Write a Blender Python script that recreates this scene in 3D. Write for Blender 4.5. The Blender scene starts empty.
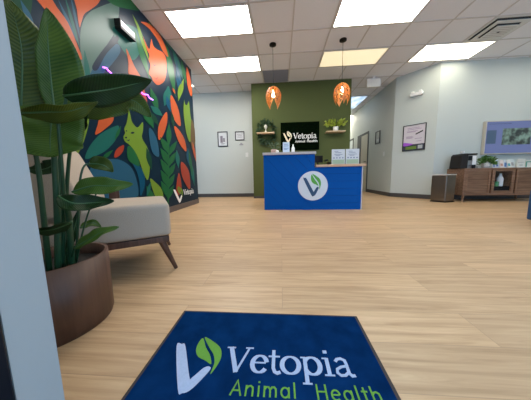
import bpy, bmesh, math, random
from mathutils import Vector, Matrix
random.seed(7)
D = bpy.data; COL = bpy.context.scene.collection
PI = math.pi
# ------------------------------------------------------------------ camera
FPX, PITCH, YAW, ROLL = 206.73, 0.1204, 0.077, 0.0189
H = 0.6185; CH = 2.9156
CM = (Matrix.Rotation(YAW, 3, 'Z') @ Matrix.Rotation(-PITCH, 3, 'X') @ Matrix.Rotation(ROLL, 3, 'Y'))
cd = D.cameras.new('camera'); cam = D.objects.new('camera', cd); COL.objects.link(cam)
cd.sensor_width = 36; cd.sensor_fit = 'HORIZONTAL'; cd.lens = FPX / 531 * 36; cd.clip_start = 0.02
R4 = Matrix((CM.col[0], CM.col[2], -CM.col[1])).transposed().to_4x4()
cam.matrix_world = Matrix.Translation((0, 0, H)) @ R4
sc = bpy.context.scene; sc.camera = cam
sc.view_settings.view_transform = 'Standard'; sc.view_settings.look = 'None'; sc.view_settings.gamma = 1
sc.view_settings.use_curve_mapping = False
sc.view_settings.exposure = 0.72

def ray(px, py):
    return CM @ Vector(((px - 265.5) / FPX, 1, -(py - 200) / FPX))
def atY(px, py, Y):
    d = ray(px, py); r = d * (Y / d.y); return Vector((r.x, Y, r.z + H))
def atX(px, py, X):
    d = ray(px, py); r = d * (X / d.x); return Vector((X, r.y, r.z + H))

# ------------------------------------------------------------------ materials
MATS = {}
def mat(name, col, rough=0.5, metal=0.0, emit=None, strength=0.0, spec=None, trans=0.0, coat=0.0, sheen=0.0, noise=None, alpha=1.0):
    if name in MATS: return MATS[name]
    m = D.materials.new(name); m.use_nodes = True; nt = m.node_tree
    b = nt.nodes['Principled BSDF']
    b.inputs['Base Color'].default_value = (*col, 1); b.inputs['Roughness'].default_value = rough
    b.inputs['Metallic'].default_value = metal
    if spec is not None: b.inputs['Specular IOR Level'].default_value = spec
    if trans: b.inputs['Transmission Weight'].default_value = trans
    if coat: b.inputs['Coat Weight'].default_value = coat
    if sheen: b.inputs['Sheen Weight'].default_value = sheen
    if emit: b.inputs['Emission Color'].default_value = (*emit, 1); b.inputs['Emission Strength'].default_value = strength
    if noise:   # (scale vector, amount, bump)
        tc = nt.nodes.new('ShaderNodeTexCoord'); mp = nt.nodes.new('ShaderNodeMapping'); mp.inputs['Scale'].default_value = noise[0]
        n = nt.nodes.new('ShaderNodeTexNoise'); n.inputs['Scale'].default_value = 1; n.inputs['Detail'].default_value = 5
        nt.links.new(tc.outputs['Object'], mp.inputs['Vector']); nt.links.new(mp.outputs['Vector'], n.inputs['Vector'])
        mx = nt.nodes.new('ShaderNodeMix'); mx.data_type = 'RGBA'
        a = noise[1]
        mx.inputs['A'].default_value = (*[max(0, c * (1 - a)) for c in col], 1); mx.inputs['B'].default_value = (*[min(1, c * (1 + a)) for c in col], 1)
        nt.links.new(n.outputs['Fac'], mx.inputs['Factor']); nt.links.new(mx.outputs['Result'], b.inputs['Base Color'])
        if noise[2]:
            bu = nt.nodes.new('ShaderNodeBump'); bu.inputs['Strength'].default_value = noise[2]; bu.inputs['Distance'].default_value = 0.01
            nt.links.new(n.outputs['Fac'], bu.inputs['Height']); nt.links.new(bu.outputs['Normal'], b.inputs['Normal'])
    MATS[name] = m
    return m

def wood_mat(name, c1, c2, c3, axis='X', rough=0.4, scale=1.0):
    m = D.materials.new(name); m.use_nodes = True; nt = m.node_tree; b = nt.nodes['Principled BSDF']
    tc = nt.nodes.new('ShaderNodeTexCoord'); mp = nt.nodes.new('ShaderNodeMapping')
    s = [18 * scale] * 3; s['XYZ'.index(axis)] = 1.2 * scale; mp.inputs['Scale'].default_value = s
    n = nt.nodes.new('ShaderNodeTexNoise'); n.inputs['Scale'].default_value = 2; n.inputs['Detail'].default_value = 8; n.inputs['Distortion'].default_value = 0.6
    r = nt.nodes.new('ShaderNodeValToRGB'); e = r.color_ramp
    e.elements[0].position = .3; e.elements[0].color = (*c1, 1); e.elements[1].position = .7; e.elements[1].color = (*c3, 1)
    k = e.elements.new(.5); k.color = (*c2, 1)
    nt.links.new(tc.outputs['Object'], mp.inputs[0]); nt.links.new(mp.outputs[0], n.inputs[0]); nt.links.new(n.outputs['Fac'], r.inputs[0])
    nt.links.new(r.outputs[0], b.inputs['Base Color']); b.inputs['Roughness'].default_value = rough
    MATS[name] = m; return m

def floor_mat():
    m = D.materials.new('oak_plank_floor'); m.use_nodes = True; nt = m.node_tree; b = nt.nodes['Principled BSDF']; L = nt.links.new
    tc = nt.nodes.new('ShaderNodeTexCoord')
    br = nt.nodes.new('ShaderNodeTexBrick'); br.offset = .37; br.offset_frequency = 2
    br.inputs['Scale'].default_value = 1; br.inputs['Brick Width'].default_value = 1.22; br.inputs['Row Height'].default_value = .18
    br.inputs['Mortar Size'].default_value = .0012; br.inputs['Mortar Smooth'].default_value = .1; br.inputs['Bias'].default_value = 0
    br.inputs['Color1'].default_value = (.0, .0, .0, 1); br.inputs['Color2'].default_value = (1, 1, 1, 1); br.inputs['Mortar'].default_value = (.3, .3, .3, 1)
    L(tc.outputs['Object'], br.inputs['Vector'])
    # per plank offset for grain
    add = nt.nodes.new('ShaderNodeVectorMath'); add.operation = 'MULTIPLY_ADD'
    add.inputs[1].default_value = (3, 7, 5); L(br.outputs['Color'], add.inputs[0]); L(tc.outputs['Object'], add.inputs[2])
    mp = nt.nodes.new('ShaderNodeMapping'); mp.inputs['Scale'].default_value = (1.6, 26, 1); L(add.outputs[0], mp.inputs[0])
    n = nt.nodes.new('ShaderNodeTexNoise'); n.inputs['Scale'].default_value = 1.3; n.inputs['Detail'].default_value = 9; n.inputs['Roughness'].default_value = .62; n.inputs['Distortion'].default_value = .9
    L(mp.outputs[0], n.inputs[0])
    r = nt.nodes.new('ShaderNodeValToRGB'); e = r.color_ramp
    e.elements[0].position = .28; e.elements[0].color = (.34, .205, .100, 1)
    e.elements[1].position = .72; e.elements[1].color = (.60, .41, .235, 1)
    k = e.elements.new(.5); k.color = (.49, .32, .175, 1)
    L(n.outputs['Fac'], r.inputs[0])
    hsv = nt.nodes.new('ShaderNodeHueSaturation')
    mr = nt.nodes.new('ShaderNodeMapRange'); mr.inputs['To Min'].default_value = .9; mr.inputs['To Max'].default_value = 1.08
    L(br.outputs['Color'], mr.inputs['Value']); L(mr.outputs[0], hsv.inputs['Value']); L(r.outputs[0], hsv.inputs['Color'])
    mx = nt.nodes.new('ShaderNodeMix'); mx.data_type = 'RGBA'; mx.inputs['B'].default_value = (.26, .17, .1, 1)
    L(hsv.outputs[0], mx.inputs['A']); 
    ms = nt.nodes.new('ShaderNodeMath'); ms.operation = 'MULTIPLY'; ms.inputs[1].default_value = .55; L(br.outputs['Fac'], ms.inputs[0]); L(ms.outputs[0], mx.inputs['Factor'])
    L(mx.outputs['Result'], b.inputs['Base Color'])
    b.inputs['Roughness'].default_value = .42
    bu = nt.nodes.new('ShaderNodeBump'); bu.inputs['Strength'].default_value = .12; bu.inputs['Distance'].default_value = .004; L(n.outputs['Fac'], bu.inputs['Height']); L(bu.outputs[0], b.inputs['Normal'])
    return m

def leaf_mat(name, dark, light, rough=.32):
    m = D.materials.new(name); m.use_nodes = True; nt = m.node_tree; b = nt.nodes['Principled BSDF']; L = nt.links.new
    uv = nt.nodes.new('ShaderNodeUVMap'); uv.uv_map = 'UVMap'
    sep = nt.nodes.new('ShaderNodeSeparateXYZ'); L(uv.outputs[0], sep.inputs[0])
    ab = nt.nodes.new('ShaderNodeMath'); ab.operation = 'ABSOLUTE'; L(sep.outputs['Y'], ab.inputs[0])
    ma = nt.nodes.new('ShaderNodeMath'); ma.operation = 'MULTIPLY_ADD'; ma.inputs[1].default_value = -.12; L(ab.outputs[0], ma.inputs[0]); L(sep.outputs['X'], ma.inputs[2])
    mu = nt.nodes.new('ShaderNodeMath'); mu.operation = 'MULTIPLY'; mu.inputs[1].default_value = 190; L(ma.outputs[0], mu.inputs[0])
    si = nt.nodes.new('ShaderNodeMath'); si.operation = 'SINE'; L(mu.outputs[0], si.inputs[0])
    n = nt.nodes.new('ShaderNodeTexNoise'); n.inputs['Scale'].default_value = 9
    tc = nt.nodes.new('ShaderNodeTexCoord'); L(tc.outputs['Object'], n.inputs['Vector'])
    mm = nt.nodes.new('ShaderNodeMath'); mm.operation = 'MULTIPLY_ADD'; mm.inputs[1].default_value = .09; L(si.outputs[0], mm.inputs[0]); L(n.outputs['Fac'], mm.inputs[2])
    r = nt.nodes.new('ShaderNodeValToRGB'); r.color_ramp.elements[0].position = .25; r.color_ramp.elements[0].color = (*dark, 1)
    r.color_ramp.elements[1].position = .85; r.color_ramp.elements[1].color = (*light, 1); L(mm.outputs[0], r.inputs[0])
    L(r.outputs[0], b.inputs['Base Color']); b.inputs['Roughness'].default_value = rough; b.inputs['Specular IOR Level'].default_value = .35
    bu = nt.nodes.new('ShaderNodeBump'); bu.inputs['Strength'].default_value = .25; bu.inputs['Distance'].default_value = .002; L(si.outputs[0], bu.inputs['Height']); L(bu.outputs[0], b.inputs['Normal'])
    tr = nt.nodes.new('ShaderNodeBsdfTranslucent'); L(r.outputs[0], tr.inputs['Color'])
    ms = nt.nodes.new('ShaderNodeMixShader'); ms.inputs[0].default_value = .2
    L(b.outputs[0], ms.inputs[1]); L(tr.outputs[0], ms.inputs[2]); L(ms.outputs[0], nt.nodes['Material Output'].inputs[0])
    return m

# ------------------------------------------------------------------ mesh helpers
def link(name, bm, m, parent=None, smooth=False, bevel=0.0, seg=2, kind=None):
    me = D.meshes.new(name); bm.normal_update(); bm.to_mesh(me); bm.free()
    for x in (m if isinstance(m, (list, tuple)) else [m]): me.materials.append(x)
    o = D.objects.new(name, me); COL.objects.link(o)
    if parent: o.parent = parent
    if smooth:
        for p in me.polygons: p.use_smooth = True
    if bevel:
        md = o.modifiers.new('bevel', 'BEVEL'); md.width = bevel; md.segments = seg; md.limit_method = 'ANGLE'
    if kind: o['kind'] = kind
    return o
def tag(o, label, cat, group=None):
    o['label'] = label; o['category'] = cat
    if group: o['group'] = group
    return o
def empty(name, loc, label=None, cat=None, rz=0, group=None):
    o = D.objects.new(name, None); COL.objects.link(o); o.location = loc; o.rotation_euler = (0, 0, rz); o.empty_display_size = .1
    if label: tag(o, label, cat, group)
    return o
def box(bm, x0, y0, z0, x1, y1, z1, mi=0):
    vs = [bm.verts.new(p) for p in ((x0,y0,z0),(x1,y0,z0),(x1,y1,z0),(x0,y1,z0),(x0,y0,z1),(x1,y0,z1),(x1,y1,z1),(x0,y1,z1))]
    for f in ((3,2,1,0),(4,5,6,7),(0,1,5,4),(1,2,6,5),(2,3,7,6),(3,0,4,7)):
        fc = bm.faces.new([vs[i] for i in f]); fc.material_index = mi
    return bm
def B(*a): return box(bmesh.new(), *a)
def prism(bm, poly, frame, t, mi=0):
    """extruded polygon; frame=(origin,u,v,n)"""
    o, u, v, n = [Vector(q) for q in frame]
    a = [bm.verts.new(o + u * p[0] + v * p[1]) for p in poly]; b_ = [bm.verts.new(o + u * p[0] + v * p[1] + n * t) for p in poly]
    f1 = bm.faces.new(a[::-1]); f2 = bm.faces.new(b_); f1.material_index = f2.material_index = mi
    k = len(poly)
    for i in range(k):
        f = bm.faces.new((a[i], a[(i+1) % k], b_[(i+1) % k], b_[i])); f.material_index = mi
    return f2
def lathe(bm, prof, seg=32, c=(0,0,0), mi=0, cap=True):
    rings = []
    for r, z in prof:
        rings.append([bm.verts.new((c[0] + r * math.cos(2*PI*i/seg), c[1] + r * math.sin(2*PI*i/seg), c[2] + z)) for i in range(seg)])
    for a, b_ in zip(rings, rings[1:]):
        for i in range(seg):
            f = bm.faces.new((a[i], a[(i+1) % seg], b_[(i+1) % seg], b_[i])); f.material_index = mi
    if cap:
        bm.faces.new(rings[0][::-1]).material_index = mi; bm.faces.new(rings[-1]).material_index = mi
    return bm
def tube(bm, pts, rad, seg=8, mi=0):
    pts = [Vector(p) for p in pts]; n = len(pts)
    if not isinstance(rad, (list, tuple)): rad = [rad] * n
    rings = []; up = Vector((0, 0, 1))
    for i, p in enumerate(pts):
        t = (pts[min(i+1, n-1)] - pts[max(i-1, 0)]).normalized()
        a = t.cross(up)
        if a.length < .05: a = t.cross(Vector((1, 0, 0)))
        a.normalize(); b_ = t.cross(a)
        rings.append([bm.verts.new(p + (a * math.cos(2*PI*k/seg) + b_ * math.sin(2*PI*k/seg)) * rad[i]) for k in range(seg)])
    for a, b_ in zip(rings, rings[1:]):
        for k in range(seg):
            bm.faces.new((a[k], a[(k+1) % seg], b_[(k+1) % seg], b_[k])).material_index = mi
    bm.faces.new(rings[0][::-1]).material_index = mi; bm.faces.new(rings[-1]).material_index = mi
    return bm
def cr(pts, closed=False, n=6):
    """Catmull-Rom through points of any dimension"""
    P = [Vector(p) for p in pts]; out = []; m = len(P); rng = m if closed else m - 1
    for i in range(rng):
        if closed: p0, p1, p2, p3 = P[(i-1) % m], P[i], P[(i+1) % m], P[(i+2) % m]
        else: p0, p1, p2, p3 = P[max(i-1, 0)], P[i], P[i+1], P[min(i+2, m-1)]
        for k in range(n):
            t = k / n
            out.append(.5 * ((2*p1) + (p2-p0)*t + (2*p0-5*p1+4*p2-p3)*t*t + (3*p1-p0-3*p2+p3)*t**3))
    if not closed: out.append(P[-1])
    return out
def rbox(cx, cy, cz, sx, sy, sz, r=.03, seg=4):
    bm = B(cx-sx/2, cy-sy/2, cz-sz/2, cx+sx/2, cy+sy/2, cz+sz/2)
    bmesh.ops.bevel(bm, geom=bm.edges[:], offset=r, segments=seg, profile=.6, affect='EDGES')
    return bm

# ------------------------------------------------------------------ lettering: pen strokes in an own letter design
def arc(cx, cy, rx, ry, a0, a1, n=18):
    return [(cx + rx*math.cos(math.radians(a0+(a1-a0)*i/n)), cy + ry*math.sin(math.radians(a0+(a1-a0)*i/n))) for i in range(n+1)]
SER = {
 'V': (.86, [([(.10,1),(.44,0)], .15), ([(.44,0),(.76,1)], .07), ([(-.04,.975),(.26,.975)], .05), ([(.62,.975),(.9,.975)], .05)]),
 'e': (.58, [([(.08,.38),(.5,.38)], .055), (arc(.3,.34,.235,.32,12,325), 'pen')]),
 't': (.40, [([(.17,.92),(.17,.2),(.22,.06),(.3,.02),(.4,.06)], .11), ([(0,.65),(.38,.65)], .06)]),
 'o': (.66, [(arc(.32,.34,.27,.32,0,360,26), 'pen')]),
 'p': (.70, [([(.14,.67),(.14,-.3)], .12), ([(.0,.65),(.15,.65)], .05), ([(0,-.29),(.28,-.29)], .05), (arc(.35,.34,.25,.32,150,-150), 'pen')]),
 'i': (.32, [([(.15,.67),(.15,0)], .12), ([(.0,.65),(.16,.65)], .05), ([(0,.02),(.3,.02)], .05), ([(.15,.86),(.15,.98)], .13)]),
 'a': (.64, [([(.1,.54),(.18,.64),(.3,.665),(.41,.6),(.43,.45),(.43,.12),(.5,.03),(.6,.05)], .1), ([(.42,.38),(.24,.34),(.1,.25),(.08,.12),(.17,.03),(.3,.04),(.42,.15)], .085)]),
}
SAN = {
 'A': (.72, [([(.04,0),(.33,.97),(.62,0)], .1), ([(.15,.32),(.51,.32)], .09)]),
 'n': (.62, [([(.1,0),(.1,.68)], .1), ([(.1,.42),(.2,.6),(.34,.64),(.46,.55),(.48,.36),(.48,0)], .1)]),
 'i': (.28, [([(.12,0),(.12,.68)], .1), ([(.12,.86),(.12,.97)], .11)]),
 'm': (.9, [([(.1,0),(.1,.68)], .1), ([(.1,.44),(.2,.62),(.32,.62),(.41,.5),(.42,.3),(.42,0)], .1), ([(.42,.44),(.52,.62),(.64,.62),(.73,.5),(.74,.3),(.74,0)], .1)]),
 'a': (.62, [(arc(.28,.33,.21,.3,0,360,20), .1), ([(.49,.66),(.49,0)], .1)]),
 'l': (.28, [([(.12,0),(.12,1)], .1)]),
 'H': (.74, [([(.1,0),(.1,.97)], .1), ([(.58,0),(.58,.97)], .1), ([(.1,.5),(.58,.5)], .09)]),
 'e': (.62, [([(.08,.35),(.5,.35)], .085), (arc(.29,.33,.22,.3,5,315), .1)]),
 't': (.42, [([(.18,.9),(.18,.15),(.25,.04),(.38,.05)], .1), ([(.02,.64),(.36,.64)], .09)]),
 'h': (.62, [([(.1,0),(.1,1)], .1), ([(.1,.42),(.2,.6),(.34,.64),(.46,.55),(.48,.36),(.48,0)], .1)]),
 ' ': (.45, []),
}
def stroke(bm, pts, w, frame, t):
    o, u, v, n = frame; P = [Vector(p) for p in pts]; L = []; Rr = []
    closed = (P[0] - P[-1]).length < 1e-6
    if closed: P = P[:-1]
    m = len(P)
    for i, p in enumerate(P):
        a = P[(i-1) % m] if closed or i > 0 else p; b_ = P[(i+1) % m] if closed or i < m-1 else p
        d = (b_ - a).normalized(); nn = Vector((-d.y, d.x))
        ww = (.055 + .095 * abs(d.y)) if w == 'pen' else w
        k = 1.0
        if 0 < i < m-1 and not closed:
            d1 = (p - a).normalized(); c = max(.55, abs(d1.dot(d))); k = 1 / c
        L.append(p + nn * ww/2 * k); Rr.append(p - nn * ww/2 * k)
    O = lambda q, h: bm.verts.new(o + u*q.x + v*q.y + n*h)
    top = [(O(a, t), O(b_, t)) for a, b_ in zip(L, Rr)]; bot = [(O(a, 0), O(b_, 0)) for a, b_ in zip(L, Rr)]
    for i in range(m if closed else m-1):
        j = (i+1) % m
        bm.faces.new((top[i][0], top[i][1], top[j][1], top[j][0]))
        bm.faces.new((bot[i][1], bot[i][0], bot[j][0], bot[j][1]))
        bm.faces.new((top[i][0], top[j][0], bot[j][0], bot[i][0])); bm.faces.new((top[j][1], top[i][1], bot[i][1], bot[j][1]))
    if not closed:
        bm.faces.new((top[0][1], top[0][0], bot[0][0], bot[0][1])); bm.faces.new((top[-1][0], top[-1][1], bot[-1][1], bot[-1][0]))
def text(bm, s, font, frame, width, height, t, bold=1.0, track=0.0):
    """fits the string to width, height = capital height"""
    adv = sum(font[c][0] for c in s) + track * (len(s)-1); sx = width / adv; o, u, v, n = [Vector(q) for q in frame]; x = 0
    fr = lambda dx: (o + u*dx*sx, u*sx, v*height, n)
    for c in s:
        for q, (pts, w) in enumerate(font[c][1]):
            stroke(bm, pts, w if w == 'pen' else w*bold, fr(x), t*(1 + .25*q))
        x += font[c][0] + track
MARK_V = cr([(-.01,.76),(.06,.81),(.14,.77),(.44,.20),(.49,.18),(.60,.35),(.68,.38),(.70,.31),(.56,.02),(.45,-.06),(.36,.0)], True, 4)
LEAF_A = cr([(.40,1.0),(.60,.89),(.76,.74),(.81,.52),(.735,.25),(.735,.45),(.67,.62),(.56,.76)], True, 4)
LEAF_B = cr([(.38,.97),(.50,.76),(.62,.60),(.69,.43),(.58,.49),(.44,.56),(.355,.69),(.34,.86)], True, 4)
def flat_poly(bm, poly, frame, sx, sy, t, mi=0):
    o, u, v, n = [Vector(q) for q in frame]
    f = prism(bm, [(p.x*sx, p.y*sy) for p in poly], (o, u, v, n), t, mi)
    return f

# ------------------------------------------------------------------ common materials
W_WALL = mat('pale_blue_grey_paint', (.51, .55, .53), .6, noise=((40, 40, 40), .015, .03))
W_GREEN = mat('olive_green_paint', (.085, .105, .038), .7, spec=.1)
M_BASE = mat('dark_vinyl_base', (.055, .05, .05), .5)
M_TILE = mat('ceiling_tile', (.80, .795, .83), .9, noise=((60, 60, 60), .04, .1))
M_GRID = mat('ceiling_grid_metal', (.60, .57, .56), .6)
M_WHITE = mat('white_plastic', (.8, .8, .8), .4)
M_BLACK = mat('black_plastic', (.006, .006, .007), .4, spec=.25)
M_DARKMETAL = mat('dark_bronze_aluminium', (.02, .022, .03), .3, .6)
M_STEEL = mat('brushed_steel', (.19, .165, .145), .25, 1.0)
M_WALNUT = wood_mat('walnut', (.13, .06, .032), (.21, .11, .062), (.30, .17, .10), 'X', .45)
M_WALNUTV = wood_mat('dark_walnut_upright', (.045, .018, .01), (.075, .032, .018), (.12, .055, .032), 'Z', .4)
M_POT = wood_mat('pot_wood', (.06, .026, .015), (.10, .047, .028), (.15, .075, .046), 'Z', .5, .6)
M_OAK = wood_mat('light_oak', (.5, .34, .19), (.62, .44, .27), (.7, .53, .35), 'X', .5)
M_BLUE = mat('blue_laminate', (.0, .075, .33), .55, spec=.1)
M_BLUEGAP = mat('blue_groove', (.001, .012, .07), .6, spec=.1)
M_FABRIC = mat('beige_woven_fabric', (.44, .37, .30), .95, spec=.1, noise=((220, 220, 220), .12, .25))
M_EMIT = {}
def emit_mat(name, col, s, base=.8):
    m = D.materials.new(name); m.use_nodes = True; nt = m.node_tree; b = nt.nodes['Principled BSDF']
    b.inputs['Base Color'].default_value = (base, base, base, 1); b.inputs['Roughness'].default_value = .3; b.inputs['Emission Color'].default_value = (*col, 1); b.inputs['Emission Strength'].default_value = s
    return m

# ------------------------------------------------------------------ the setting
XL, XR = -1.93, 5.7
YF = .342
bm = bmesh.new(); box(bm, -3.4, -1.6, -.06, 5.9, 10.2, 0); link('floor', bm, floor_mat(), kind='structure')
bm = bmesh.new(); box(bm, -3.4, .10, CH, 5.9, 10.2, CH+.08); link('ceiling', bm, M_TILE, kind='structure')
GX, GY, S = -1.627, 3.0424, .6096
LIGHTS = [(0,0),(0,2),(4,0),(4,2),(7,2),(0,-3),(4,-3),(8,-2),(10,1)]  # the later entries are unseen panels added to brighten the waiting area
LIGHTS.append((5.6, 9.4)); LIGHTS.append((-2.9, 3))  # more unseen panels, added to light the corridor and the side passage
SKY = (6, 6)
skip = set()
for i, j in LIGHTS: skip.add(('v', i+1, j))
skip.add(('h', SKY[0], SKY[1]+1))
bm = bmesh.new(); g = .011
for i in range(-3, 13):
    for j in range(-5, 12):
        x = GX + i*S; y = GY + j*S
        if y > 10 or y + S < .3: continue
        if ('v', i, j) not in skip: box(bm, x-g, y+g, CH-.007, x+g, y+S-g, CH-.0005)
        if ('h', i, j) not in skip: box(bm, x-g, y-g, CH-.007, x+S-g, y+g, CH-.0005)
link('ceiling_grid', bm, M_GRID, kind='structure')

link('wall_left', B(XL-.14, YF, 0, XL-.004, 4.645, CH), mat('navy_wall_edge', (.5, .55, .56), .6), kind='structure')
link('wall_back', B(-3.3, 5.95, 0, -.73, 6.05, CH), W_WALL, kind='structure')
link('wall_hall_left', B(-3.4, 3.0, 0, -3.3, 6.05, CH), W_WALL, kind='structure')
link('wall_green', B(-.735, 5.5, 0, 1.74, 6.0, CH), W_GREEN, kind='structure')
link('wall_hall_end', B(1.6, 10, 0, 2.95, 10.1, CH), W_WALL, kind='structure')
link('wall_hall_inner', B(1.64, 6.0, 0, 1.74, 10, CH), W_WALL, kind='structure')
link('wall_corridor', B(2.83, 5.6, 0, 2.95, 10, CH), W_WALL, kind='structure')
C0 = Vector((2.83, 5.6, 0)); C1 = Vector((3.40, 4.95, 0)); CU = (C1 - C0).normalized(); CN = Vector((CU.y, -CU.x, 0))  # CN points to the room
if CN.y > 0: CN = -CN
bm = bmesh.new(); prism(bm, [(0, 0), ((C1-C0).length, 0), ((C1-C0).length, CH), (0, CH)], (C0, CU, (0,0,1), -CN), .12); link('wall_angled', bm, W_WALL, kind='structure')
link('wall_right_back', B(3.40, 4.95, 0, XR+.1, 5.07, CH), W_WALL, kind='structure')
link('wall_right', B(XR, .27, 0, XR+.1, 4.95, CH), W_WALL, kind='structure')
# front: return wall beside the doorway, then the glazed shop front (openings let the daylight in)
M_JAMB = mat('white_blue_paint', (.36, .40, .42), .55)
link('wall_front', B(-2.1, .274, 0, -.45, YF, CH), M_JAMB, kind='structure')
link('trim_door_frame', B(-.53, .16, 0, -.447, .272, 2.6), M_DARKMETAL, kind='structure', bevel=.003)
bm = bmesh.new(); box(bm, -.9, .19, 0.02, -.535, .21, 2.6); link('window_1', bm, mat('dark_glass', (.03, .05, .09), .05, .0), kind='structure')
link('wall_front_header', B(-.45, .16, 2.6, XR, .272, CH), W_WALL, kind='structure')
bm = bmesh.new()
for x in (.75, 1.98, 3.21, 4.44, 5.62): box(bm, x, .17, 0, x+.06, .26, 2.6)
box(bm, .81, .18, 0, 5.62, .25, .1)
link('trim_mullions', bm, M_DARKMETAL, kind='structure')
# baseboards
BH = .1
link('baseboard_left', B(XL-.0035, YF+.002, 0, XL+.014, 4.655, BH), mat('brown_base', (.11, .085, .075), .5), kind='structure')
link('baseboard_left_end', B(XL-.15, 4.646, 0, XL-.004, 4.658, BH), M_BASE, kind='structure')
link('baseboard_back', B(-3.29, 5.935, 0, -.736, 5.949, BH), M_BASE, kind='structure')
link('baseboard_green', B(-.735, 5.486, 0, 1.74, 5.499, BH*.6), M_BASE, kind='structure')
link('baseboard_corridor_near', B(2.814, 5.61, 0, 2.829, 7.07, BH), M_BASE, kind='structure')
bm = bmesh.new(); prism(bm, [(0, 0), ((C1-C0).length, 0), ((C1-C0).length, BH), (0, BH)], (C0 + CN*.001, CU, (0,0,1), CN), .014); link('baseboard_angled', bm, M_BASE, kind='structure')
link('baseboard_right_back', B(3.41, 4.934, 0, XR, 4.949, BH), M_BASE, kind='structure')

# ------------------------------------------------------------------ corridor doors
M_FRAME = mat('dark_grey_frame', (.06, .065, .07), .5)
def door(n, y0, y1, z1, leaf):
    bm = bmesh.new(); box(bm, 2.815, y0, 0, 2.829, y0+.06, z1); box(bm, 2.815, y1-.36, 0, 2.829, y1, z1); box(bm, 2.815, y0+.06, z1-.07, 2.829, y1-.36, z1)
    f = link('door_%d' % n, bm, M_FRAME, kind='structure')
    link('door_leaf', B(2.820, y0+.062, .01, 2.828, y1-.362, z1-.072), leaf, f)
    h = bmesh.new(); tube(h, [(2.819, y0+.14, 1.0), (2.78, y0+.14, 1.0), (2.78, y0+.24, 1.0)], .009); link('door_handle', h, M_STEEL, f)
door(1, 7.08, 8.05, 1.96, mat('cream_door', (.52, .49, .41), .5))
door(2, 8.5, 9.3, 1.98, mat('pale_glass_door', (.6, .66, .68), .3))

# ------------------------------------------------------------------ ceiling lights
fr_m = mat('light_frame_white', (.7, .7, .68), .5)
tints = {0: ((1, .97, .93), 12), 1: ((1, .95, .88), 11), 2: ((1, .98, .86), 8), 3: ((1, .82, .48), .5), 4: ((1, .93, .74), 4.2), 8: ((1, .93, .8), 4), 9: ((1, .92, .78), 10), 10: ((1, .88, .70), 3)}
lab = ['rectangular ceiling light panel nearest the top left, above the jungle mural', 'ceiling light panel behind the nearer one, left of the left pendant lamp',
       'large ceiling light panel cut by the top edge, right of the centre', 'yellowish ceiling light panel right behind the right pendant cord',
       'ceiling light panel right of the yellowish one, below the square air vent']
for k, (i, j) in enumerate(LIGHTS):
    x0 = GX + i*S; y0 = GY + j*S
    t = empty('ceiling_light', (x0+S if j < 9 else 2.32, y0+S/2 if i > -2 else 5.2, CH), lab[k] if k < 5 else 'unseen ceiling light panel added to brighten the corridor behind the green wall' if j > 9 else 'unseen ceiling light panel added to brighten the side passage behind the mural wall' if i < -2 else 'unseen ceiling light panel added to brighten the waiting area', 'ceiling light', group='rectangular ceiling light panels')
    bm = bmesh.new(); a, b_, w = S-.014, S/2-.014, .016
    for q in ((-a,-b_,a,-b_+w), (-a,b_-w,a,b_), (-a,-b_+w,-a+w,b_-w), (a-w,-b_+w,a,b_-w)): box(bm, q[0], q[1], -.012, q[2], q[3], -.001)
    link('frame', bm, fr_m, t)
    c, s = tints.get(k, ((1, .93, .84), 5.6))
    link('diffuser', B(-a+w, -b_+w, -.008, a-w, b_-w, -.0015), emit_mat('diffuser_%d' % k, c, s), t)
# sky-blue panel over the corridor
t = empty('ceiling_light', (GX+SKY[0]*S+S/2, GY+SKY[1]*S+S, CH), 'pale sky blue ceiling light panel over the corridor right of the green wall', 'ceiling light')
a, b_, w = S/2-.014, S-.014, .016
bm = bmesh.new()
for q in ((-a,-b_,a,-b_+w), (-a,b_-w,a,b_), (-a,-b_+w,-a+w,b_-w), (a-w,-b_+w,a,b_-w)): box(bm, q[0], q[1], -.012, q[2], q[3], -.001)
link('frame', bm, fr_m, t)
sm = emit_mat('sky_panel', (.35, .55, .85), .8); nt = sm.node_tree
n = nt.nodes.new('ShaderNodeTexNoise'); n.inputs['Scale'].default_value = 3; r = nt.nodes.new('ShaderNodeValToRGB')
r.color_ramp.elements[0].position = .42; r.color_ramp.elements[0].color = (.22, .38, .6, 1); r.color_ramp.elements[1].position = .6; r.color_ramp.elements[1].color = (.7, .82, .95, 1)
nt.links.new(n.outputs['Fac'], r.inputs[0]); nt.links.new(r.outputs[0], nt.nodes['Principled BSDF'].inputs['Emission Color'])
link('diffuser', B(-a+w, -b_+w, -.008, a-w, b_-w, -.0015), sm, t)

# square air vent: concentric louvres
t = empty('air_vent', (GX+8.5*S, GY+1.5*S, CH), 'square white ceiling air vent with stepped louvres near the top right', 'air vent')
vw = mat('vent_white', (.66, .67, .65), .6); vd = mat('vent_gap_shade', (.05, .055, .06), .8)  # the dark colour paints in the shade inside the louvre gaps
def sq_ring(bm, r0, r1, z0, z1):
    for q in ((-r0,-r0,r0,-r1), (-r0,r1,r0,r0), (-r0,-r1,-r1,r1), (r1,-r1,r0,r1)): box(bm, q[0], q[1], z0, q[2], q[3], z1)
bm = bmesh.new(); sq_ring(bm, .296, .262, -.010, -.001); link('frame', bm, vw, t)
link('backing', B(-.2615, -.2615, -.004, .2615, .2615, -.001), vd, t)
link('core', B(-.235, -.235, -.028, .235, .235, -.0045), vd, t)
bm = bmesh.new(); sq_ring(bm, .243, .175, -.034, -.0285); link('louvre', bm, vw, t)
link('core', B(-.155, -.155, -.054, .155, .155, -.0285), vd, t)
bm = bmesh.new(); sq_ring(bm, .165, .02, -.060, -.0545); link('louvre', bm, vw, t)
bm = bmesh.new()
for k in range(6): box(bm, -.15, -.125+k*.045, -.0625, .15, -.115+k*.045, -.0605)
link('centre_plate', bm, mat('vent_beige', (.45, .43, .40), .6), t)
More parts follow.
